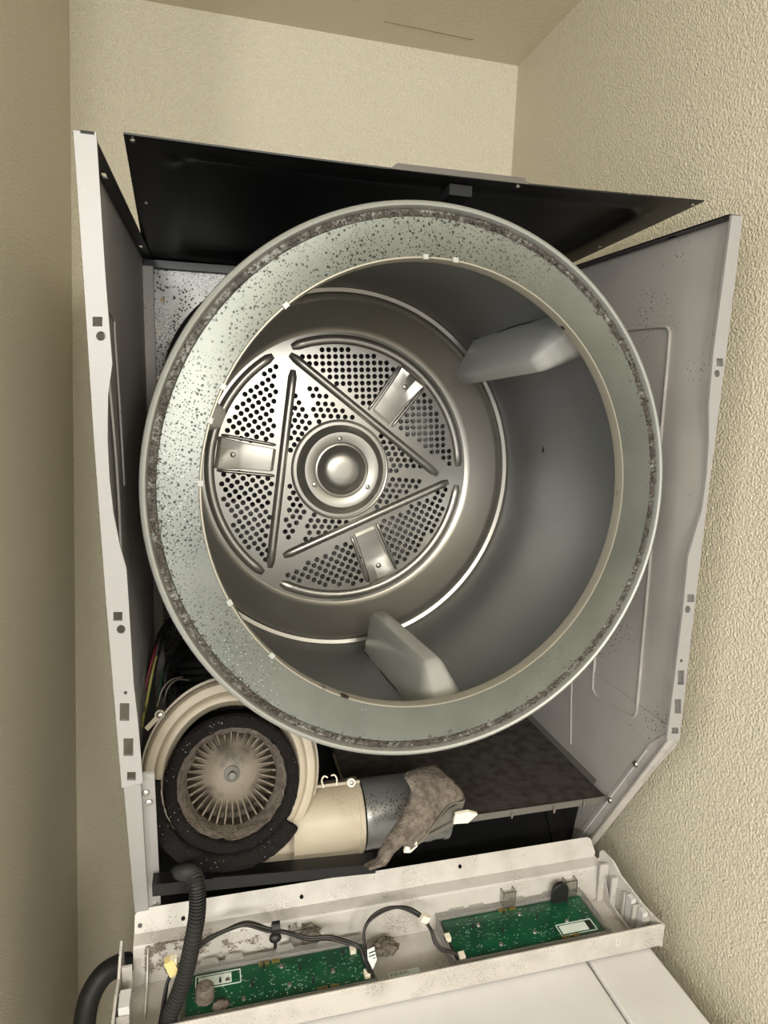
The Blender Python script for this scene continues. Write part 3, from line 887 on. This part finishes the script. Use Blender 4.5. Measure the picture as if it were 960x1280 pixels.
# ------------------------------------------------------------------ control console
cx0, cx1 = -.014, .704
co = thing('control_console', 'white plastic control console lying opened and dusty on the washer deck', 'control panel', (.34, .06, -.335))
def extr(prof, x0, x1, name, m, par, smooth=False):
    k = len(prof)
    v = [V((x0, y, z)) for y, z in prof] + [V((x1, y, z)) for y, z in prof]
    f = [(i, (i + 1) % k, (i + 1) % k + k, i + k) for i in range(k)] + [tuple(range(k)), tuple(range(2 * k - 1, k - 1, -1))]
    return obj(name, v, f, m, par, smooth=smooth)
# face (floor of the tray) with lip
extr([(.006, -.3325), (.0045, -.330), (.0035, -.298), (.0055, -.2965), (.0080, -.2975), (.0085, -.328), (.012, -.3295), (.104, -.3295), (.106, -.3325)], cx0, cx1, 'face', WHITE_SOIL, co)
for vt in bpy.data.objects['face'].data.vertices:
    if vt.co.x > 0:
        vt.co.x += -.030 * max(0, vt.co.y + .06 - .0035) / .11
# back wall up to a ledge and the flange with holes
bx0, bx1 = .001, .670
extr([(.102, -.3325), (.100, -.329), (.107, -.283), (.1085, -.280), (.120, -.2765), (.1235, -.2755), (.1250, -.279), (.1115, -.2835), (.106, -.330)], bx0, bx1 - .001, 'back_wall', WHITE_SOIL, co)
f0, f1 = V((0, .1225, -.2765)), V((0, .1395, -.2535))
fd = (f1 - f0)
fl_len = fd.length
fd.normalize()
hs = []
for px, py in ((175, 1157), (229, 1148), (377, 1121), (575, 1083)):
    q = None
    d = CR * ((px - 480) / FPX) - CU * ((py - 640) / FPX) + CF
    nn = V((1, 0, 0)).cross(fd)
    q = CAM + d * ((f0 - CAM).dot(nn) / d.dot(nn))
    hs.append(ngon(q.x, (q - f0).dot(fd), .0028, 12))
v, f = plate([(bx0, 0), (bx1 - .004, 0), (bx1, .006), (bx1 - .002, fl_len - .003), (bx1 - .008, fl_len), (bx0 + .006, fl_len), (bx0, fl_len - .006)], hs,
             lambda q: V((q[0], 0, 0)) + f0 + fd * q[1], V((0, .0016, -.0012)))
obj('rear_flange', v, f, WHITE_SOIL, co)
# end caps
ec = [(.0035, -.332), (.0035, -.297), (.022, -.296), (.050, -.290), (.075, -.279), (.097, -.263), (.110, -.258), (.118, -.262), (.118, -.332)]
v, f = slab([(0, 0, 0)] * 4, (0, 0, 0))
def endcap(x, t, name, prof=ec):
    k = len(prof)
    v = [V((x, y, z)) for y, z in prof] + [V((x + t, y, z)) for y, z in prof]
    f = [(i, (i + 1) % k, (i + 1) % k + k, i + k) for i in range(k)] + [tuple(range(k)), tuple(range(2 * k - 1, k - 1, -1))]
    return obj(name, v, f, WHITE_SOIL, co)
ecr = [(.0035, -.332), (.0035, -.297), (.018, -.2965), (.040, -.291), (.062, -.281), (.078, -.275), (.092, -.262), (.112, -.258), (.116, -.262), (.116, -.332)]
def skx(y):
    return -.030 * (y - .0035) / .11
er = endcap(cx1 - .003, .003, 'end_cap', ecr)
for vt in er.data.vertices:
    vt.co.x += skx(vt.co.y + .06)
ecl = [(y, z - .012 if z > -.29 else z) for y, z in ec]
el = endcap(cx0, .003, 'end_cap', ecl)
for y, hgt, dep in ((.024, .030, .010), (.040, .036, .012), (.060, .040, .008), (.080, .050, .010), (.098, .060, .014)):
    obj('end_rib', *box((cx1 - .004 - dep / 2 + skx(y), y, -.3295 + hgt / 2), (dep / 2, .0018, hgt / 2)), WHITE_SOIL, er)
for y, hgt in ((.026, .034), (.046, .040)):
    obj('latch_tab', *box((cx1 - .010 + skx(y), y + .004, -.3295 + hgt / 2 + .002), (.004, .0055, hgt / 2)), WHITE, er)
for y, hgt, dep in ((.030, .030, .014), (.055, .036, .010), (.085, .045, .012)):
    obj('end_rib', *box((cx0 + .004 + dep / 2, y, -.3295 + hgt / 2), (dep / 2, .0018, hgt / 2)), WHITE_SOIL, el)
obj('latch_tab', *box((cx0 + .012, .045, -.3295 + .02), (.006, .012, .02)), WHITE, el)
# inner partition walls at the two ends of the back wall
extr([(.008, -.3295), (.06, -.3295), (.118, -.3295), (.118, -.275), (.100, -.29), (.08, -.318), (.05, -.322), (.008, -.322)], bx1 - .001, bx1 + .001, 'partition', WHITE_SOIL, co)
extr([(.05, -.3295), (.118, -.3295), (.118, -.275), (.100, -.288), (.08, -.312), (.05, -.322)], .018, .0195, 'partition', WHITE_SOIL, co)
# embossed mark on the lip, right
lm_ = MB()
lm_.add(*box((.628, .0042, -.309), (.0006, .001, .005)))
lm_.add(*box((.6345, .0042, -.309), (.0006, .001, .005)))
lm_.add(*box((.631, .0042, -.3145), (.004, .001, .0006)))
obj('lip_notch', lm_.v, lm_.f, WHITE, co)
# translucent clip towers against the back wall
for x in (.512, .612, .205):
    tw = MB()
    tw.add(*box((x - .009, .0995, -.304), (.0008, .006, .018)))
    tw.add(*box((x + .009, .0995, -.304), (.0008, .006, .018)))
    tw.add(*box((x, .0945, -.304), (.009, .0008, .018)))
    obj('clip_tower', tw.v, tw.f, CLEAR2, co)

# circuit boards in clear trays
def board(x0, x1, y0, y1, z, name_lab, flip):
    # tray
    tr = MB()
    e = .006
    for c, h in ((((x0 + x1) / 2, y0 - .003, z - .003), ((x1 - x0) / 2 + e, .0008, .008)), (((x0 + x1) / 2, y1 + .003, z - .003), ((x1 - x0) / 2 + e, .0008, .008)),
                 ((x0 - e, (y0 + y1) / 2, z - .003), (.0008, (y1 - y0) / 2 + .003, .008)), ((x1 + e, (y0 + y1) / 2, z - .003), (.0008, (y1 - y0) / 2 + .003, .008)),
                 (((x0 + x1) / 2, (y0 + y1) / 2, z - .0075), ((x1 - x0) / 2 + e, (y1 - y0) / 2 + .003, .0008)),
                 (((x0 + x1) / 2, y1 + .0068, z + .0042), ((x1 - x0) / 2 + e, .0050, .0006)), (((x0 + x1) / 2, y0 - .0050, z + .0042), ((x1 - x0) / 2 + e, .002, .0006))):
        tr.add(*box(c, h))
    tray = obj('board_tray', tr.v, tr.f, CLEAR, co, label='clear plastic board tray')
    for fx in (.12, .26, .55, .80):
        x = x0 + (x1 - x0) * fx
        vv = [V((x - .013, y1 + .008, z + .005)), V((x - .009, y1 + .014, z + .009)), V((x + .009, y1 + .014, z + .009)), V((x + .013, y1 + .008, z + .005))]
        obj('tray_tab', *slab(vv, (0, 0, -.0016)), CLEAR, tray)
    b_ = obj('circuit_board', *box(((x0 + x1) / 2, (y0 + y1) / 2, z), ((x1 - x0) / 2, (y1 - y0) / 2, .0008)), PCB, co, label='green circuit board')
    zt_ = z + .0008
    rnd = random.Random(5 if flip else 9)
    # printed marks and tiny solder joints (flat print, one mesh)
    pm = MB()
    for k in range(230):
        x, y = rnd.uniform(x0 + .005, x1 - .005), rnd.uniform(y0 + .004, y1 - .004)
        if rnd.random() < .65:
            hx, hy = rnd.uniform(.0008, .0022), .00022
        else:
            hx, hy = .00025, rnd.uniform(.0005, .0012)
        if rnd.random() < .12:
            hx, hy = .0007, .0007
        pm.add([(x - hx, y - hy, zt_ + .00012), (x + hx, y - hy, zt_ + .00012), (x + hx, y + hy, zt_ + .00012), (x - hx, y + hy, zt_ + .00012)], [(0, 1, 2, 3)])
    obj('board_print', pm.v, pm.f, SOLDER, b_, stuff=True)
    # screen-printed frame with pale panel
    fx = x0 + .012 if not flip else x1 - .062
    fy = y1 - .022 if not flip else y0 + .006
    fr = MB()
    for c, h in (((fx + .026, fy, zt_), (.027, .0006, .0004)), ((fx + .026, fy + .019, zt_), (.027, .0006, .0004)), ((fx - .001, fy + .0095, zt_), (.0006, .0095, .0004)), ((fx + .053, fy + .0095, zt_), (.0006, .0095, .0004))):
        fr.add(*box(c, h))
    obj('print_frame', fr.v, fr.f, SILK, b_)
    obj('rating_patch', *box((fx + .022, fy + .0095, zt_ + .0004), (.020, .0066, .0005)), SILK, b_)
    obj('chip', *box((fx + .046, fy + .0095, zt_ + .0006), (.0035, .0055, .0008)), BLACKPL if flip else PCB, b_)
    # screws, standoffs, pins, connectors
    for sx_, sy_ in ((.22, .72), (.52, .80), (.55, .30), (.80, .42), (.30, .18)):
        obj('screw', *screw_mesh((x0 + (x1 - x0) * sx_, y0 + (y1 - y0) * sy_, zt_), (0, 0, 1), .0030), SCREW, b_)
    for sx_, sy_ in ((.18, .70), (.42, .88), (.68, .25), (.88, .84), (.62, .62), (.35, .45)):  # black cones shape the tall pins together with their slender shadows
        obj('pin_shadow_cone', *lathe([(.0016, 0), (.0012, .006), (.0002, .0085)], 8), BLACKPL, b_, local=True).matrix_basis = worldm(b_).inverted() @ Matrix.Translation((x0 + (x1 - x0) * sx_, y0 + (y1 - y0) * sy_, zt_)) @ Matrix.Rotation(math.radians(90), 4, 'X')
    for cx_, cy_ in ((.70, .04), (.40, .97)):
        for k in range(9):
            obj('header_pin', *box((x0 + (x1 - x0) * cx_ + k * .0027 + (.003 if k > 4 else 0), y0 + (y1 - y0) * cy_, zt_ + .0012), (.0007, .0016, .0014)), GOLD, b_)
    return b_
pR = board(.408, .625, .024, .092, -.311, 'right', True)
pL = board(.066, .290, .022, .079, -.311, 'left', False)
# buzzers
def buzzer(c, nrm_y, r, h, m, par, lab):
    o = obj('buzzer', *lathe([(.0005, -h), (r * .12, -h), (r * .14, -h * .9), (r * .92, -h * .9), (r, -h * .75), (r, h), (.0005, h)], 28), m, par, smooth=True, local=True, label=lab)
    return o
vv, ff = lathe([(.0005, -.003), (.012, -.003), (.0128, -.002), (.0128, .003), (.0005, .003)], 28)
hh_ = MB()
c = V((.590, .088, -.292))
hh_.add([q + c for q in vv], ff)
hh_.add(*box((.590, .0884, -.3015), (.0124, .0026, .0095)))
obj('buzzer', hh_.v, hh_.f, BLACKPL, pR, label='black upright buzzer')
c = V((.088, .043, -.300))
vv, ff = lathe([(.0005, -.0085), (.0085, -.0085), (.0108, -.0065), (.0112, .009), (.0005, .009)], 28)
obj('buzzer', [c + V((q.x, q.z, -q.y)) for q in vv], ff, LINT, pL, label='round buzzer capped with brown lint')
# white wire connectors at the board ends
for (x, y, par) in ((.286, .030, pL), (.276, .070, pL), (.413, .028, pR), (.405, .060, pR)):
    obj('connector', *box((x, y, -.3070), (.0038, .0045, .0032)), CONN, par)
# printed labels: paper flags on the wires and a sticker on the lip edge
def atc(px, py, z):
    return atz(px, py, z)
st_ = thing('barcode_sticker', 'small white printed sticker inside the console between the boards', 'sticker', atz(505, 1219, -.3293))
a, b, c_, d_ = atz(488, 1226, -.3290), atz(526, 1217, -.3290), atz(523, 1209, -.3290), atz(484, 1217, -.3290)
obj('paper', *slab([a, b, c_, d_], (0, 0, .0004)), SILK, st_)
for k in range(12):
    t0 = .08 + k * .05
    w_ = .012 if k % 3 else .022
    q = [a.lerp(b, t0).lerp(d_.lerp(c_, t0), .45), a.lerp(b, t0 + w_).lerp(d_.lerp(c_, t0 + w_), .45), a.lerp(b, t0 + w_).lerp(d_.lerp(c_, t0 + w_), .85), a.lerp(b, t0).lerp(d_.lerp(c_, t0), .85)]
    obj('printed_bar', *slab([p + V((0, 0, .0004)) for p in q], (0, 0, .0002)), DARKHOLE, st_)
fl_ = thing('wire_flag', 'white striped paper flag on the wires between the boards', 'tag', atz(466, 1200, -.30))
fq = [at(459, 1188, .030), at(468, 1184, .030), at(471, 1200, .028), at(466, 1212, .026), at(460, 1200, .028)]
obj('paper', [p for p in fq] + [p + V((0, .0006, .0003)) for p in fq], [(0, 1, 2, 3, 4), (9, 8, 7, 6, 5)] + [(i, (i + 1) % 5, (i + 1) % 5 + 5, i + 5) for i in range(5)], SILK, fl_)
for k in range(5):
    y = 1188 + k * 4.2
    q = [at(461, y + 3, .0285), at(469, y, .0285), at(469, y + 1.3, .0285), at(461, y + 4.3, .0285)]
    obj('printed_stripe', *slab(q, (0, -.0003, 0)), WIREB, fl_)

# ------------------------------------------------------------------ console wiring
cp = [at(222, 1092, .10), at(236, 1090, .060), at(245, 1100, .035), at(247, 1120, .025), at(246, 1145, .020), at(240, 1180, .018), at(233, 1212, .018), at(224, 1240, .018), at(213, 1268, .018), at(208, 1290, .018)]
cs = spline(cp, 26)
rr = lambda i: .0088 + .0010 * (1 if (i % 4) < 2 else -1)
tag(obj('corrugated_conduit', *tube(cs, rr, 14), LOOM, smooth=True, angle=25), 'black corrugated wire conduit hanging from the dryer into the console', 'conduit')
def harness(name, label, ctr, nst, spread, r, m, group=None):
    h = thing(name, label, 'wires', ctr[0], group)
    for k in range(nst):
        a = 2 * math.pi * k / nst
        pts = []
        for i, q in enumerate(ctr):
            j = .6 + .5 * math.sin(i * 1.7 + k)
            pts.append(q + V((math.cos(a + i * .25) * spread * j * .5, math.cos(a + i * .3) * spread * j, math.sin(a + i * .25) * spread * j)))
        obj('wire', *tube(spline(pts, 8), r, 7), m, h, smooth=True, angle=80)
    return h
h1 = [(200, 1284, .03), (205, 1250, .03), (210, 1225, .035), (222, 1208, .04), (245, 1186, .052), (262, 1174, .06), (290, 1160, .068), (310, 1155, .07), (336, 1161, .07), (356, 1165, .068), (385, 1174, .062), (410, 1172, .058), (430, 1176, .052), (448, 1183, .045), (455, 1200, .035), (464, 1219, .028)]
hA = harness('wire_harness', 'dark wire harness arching along the back wall to the left board', [at(*q) for q in h1], 4, .0030, .0018, WIREB)
h2 = [(461, 1216, .030), (458, 1195, .040), (455, 1178, .05), (456, 1160, .058), (465, 1147, .064), (480, 1138, .068), (496, 1134, .07), (510, 1136, .07), (524, 1143, .066), (532, 1152, .058), (539, 1164, .052), (544, 1178, .044), (552, 1186, .038), (566, 1190, .034), (576, 1199, .030)]
hB = harness('wire_harness', 'dark wire loop bridging from the left board to the right board', [at(*q) for q in h2], 3, .0024, .0018, WIREB)
for q in ((420, 1171, .055), (402, 1172, .06), (370, 1170, .064)):
    pass
tag(obj('cable_tie', *lathe([(.0005, -.005), (.0062, -.005), (.0062, .005), (.0005, .005)], 14), BLACKPL), 'black clip tie holding the harness above the back ledge', 'tie')
ct = bpy.data.objects['cable_tie']
ct.location = at(345, 1164, .068)
ct.rotation_euler = (0, math.radians(10), math.radians(90))
pg = thing('push_clip', 'black push-in clip under the harness on the console back wall', 'clip', at(345, 1178, .078))
obj('head', *blob(at(344, 1172, .073), .0075, 2, 3, .05, (1.1, .8, .9)), BLACKPL, pg, smooth=True)
obj('stem', *box(at(344, 1180, .075), (.002, .002, .005)), BLACKPL, pg)
yc = thing('connector_plug', 'yellowed plug on the wires beside the black conduit', 'plug', at(216, 1212, .028))
obj('plug_body', *box(at(215, 1207, .03), (.0055, .005, .010), (V((.9, 0, .3)).normalized(), V((0, 1, 0)), V((-.3, 0, .9)).normalized())), YEL2 if 'YEL2' in globals() else mat('aged_plastic', (206, 186, 128), .5), yc)
obj('plug_collar', *box(at(217, 1200, .03), (.0035, .0035, .004)), CONN, yc)
tp_ = thing('connector_plug', 'white plug end where the looped wires drop to the right board', 'plug', at(534, 1150, .055))
obj('plug_body', *box(at(531, 1148, .055), (.0055, .003, .0045), (V((.8, 0, -.5)).normalized(), V((0, 1, 0)), V((.5, 0, .8)).normalized())), CONN, tp_)

# lint clumps and smears on the console
def clump(px, py, Z, r, lab, fl=(1, .6, .5), seed=1, sub=4):
    q = atz(px, py, Z)
    return tag(obj('lint_clump', *blob(q, r, sub, seed, .5, fl), LINT, smooth=True, angle=180), lab, 'lint', 'lint clumps on the console')
clump(481, 1183, -.318, .016, 'largest lint clump lying between the two circuit boards', (1.1, .75, .5), 2)
clump(388, 1165, -.292, .010, 'lint tuft stuck on the harness right of the push clip', (1.1, .7, .9), 5)
clump(511, 1142, -.306, .006, 'small lint wisp under the top of the wire loop', (1.2, .5, .8), 8, 3)
clump(276, 1256, -.3075, .008, 'flat lint smear on the left board beside its buzzer', (1.2, 1.0, .25), 11, 3)
clump(186, 1171, -.292, .007, 'lint tuft in the upper left corner of the console', (1.6, .6, .6), 13, 3)
# dust bank along the ledge at the left
dm = MB()
from mathutils import noise as nz2
rd = random.Random(3)
for k in range(9000):
    u = rd.random()
    px = 182 + 190 * u ** 1.3
    base = 1186 - (px - 182) * .17
    py = base + rd.gauss(0, 5) + (rd.random() ** 2) * 34
    # walk the ray to the back wall plane or the ledge
    d = CR * ((px - 480) / FPX) - CU * ((py - 640) / FPX) + CF
    wp, wn = V((0, .100, -.329)), V((0, -.046, .007)).normalized()
    q = CAM + d * ((wp - CAM).dot(wn) / d.dot(wn))
    if nz2.noise(q * 75) * 1.3 + nz2.noise(q * 200) * .5 + .30 - u * .45 < rd.random() * .8:
        continue
    if q.z > -.281 or q.z < -.328 or q.x < bx0:
        continue
    s = rd.uniform(.0004, .0013)
    dm.add([q + wn * .0008 + V((rd.gauss(0, 1), rd.gauss(0, .4), rd.gauss(0, .7))) * s for _ in range(4)], [(0, 1, 2), (0, 2, 3), (0, 3, 1), (1, 3, 2)])
for k in range(2600):
    t = rd.random()
    px, py = 186 + 82 * t + rd.gauss(0, 2), 1187 - 22 * t + rd.gauss(0, 4.5)
    wp, wn = V((0, .107, -.283)), V((0, -.25, 1)).normalized()
    d = CR * ((px - 480) / FPX) - CU * ((py - 640) / FPX) + CF
    q = CAM + d * ((wp - CAM).dot(wn) / d.dot(wn))
    if q.y > .121 or q.y < .106 or nz2.noise(q * 90) < rd.uniform(-.5, .2):
        continue
    s = rd.uniform(.0005, .0013)
    dm.add([q + wn * .0022 + V((rd.gauss(0, 1), rd.gauss(0, .6), rd.gauss(0, .5))) * s for _ in range(4)], [(0, 1, 2), (0, 2, 3), (0, 3, 1), (1, 3, 2)])
obj('dust_bank', dm.v, dm.f, DUST, co, stuff=True)
# lint crumbs hanging from the cabinet floor lip and on the right post
for px, py, r in ((693, 1012, .004), (730, 1005, .004), (640, 1020, .003)):
    q = at(px, py, .124)
    tag(obj('lint_wisp', *blob(q, r, 2, int(px), .5, (.5, .5, 1.6)), LINT, smooth=True, angle=180), {693: 'lint wisp hanging midway from the cabinet floor edge', 730: 'lint wisp hanging near the right post', 640: 'lint wisp hanging nearest the white plastic foot'}[px], 'lint', 'lint wisps under the floor edge')

# ------------------------------------------------------------------ drain hose by the left wall
hp_ = [at(160, 1204, .30), at(148, 1207, .29), at(130, 1218, .28), at(116, 1238, .27), at(108, 1262, .26), at(104, 1300, .25), at(104, 1350, .25)]
tag(obj('drain_hose', *tube(spline(hp_, 10), .016, 16), LOOM, smooth=True, angle=80), 'black rubber hose bending down between washer and left wall', 'hose')
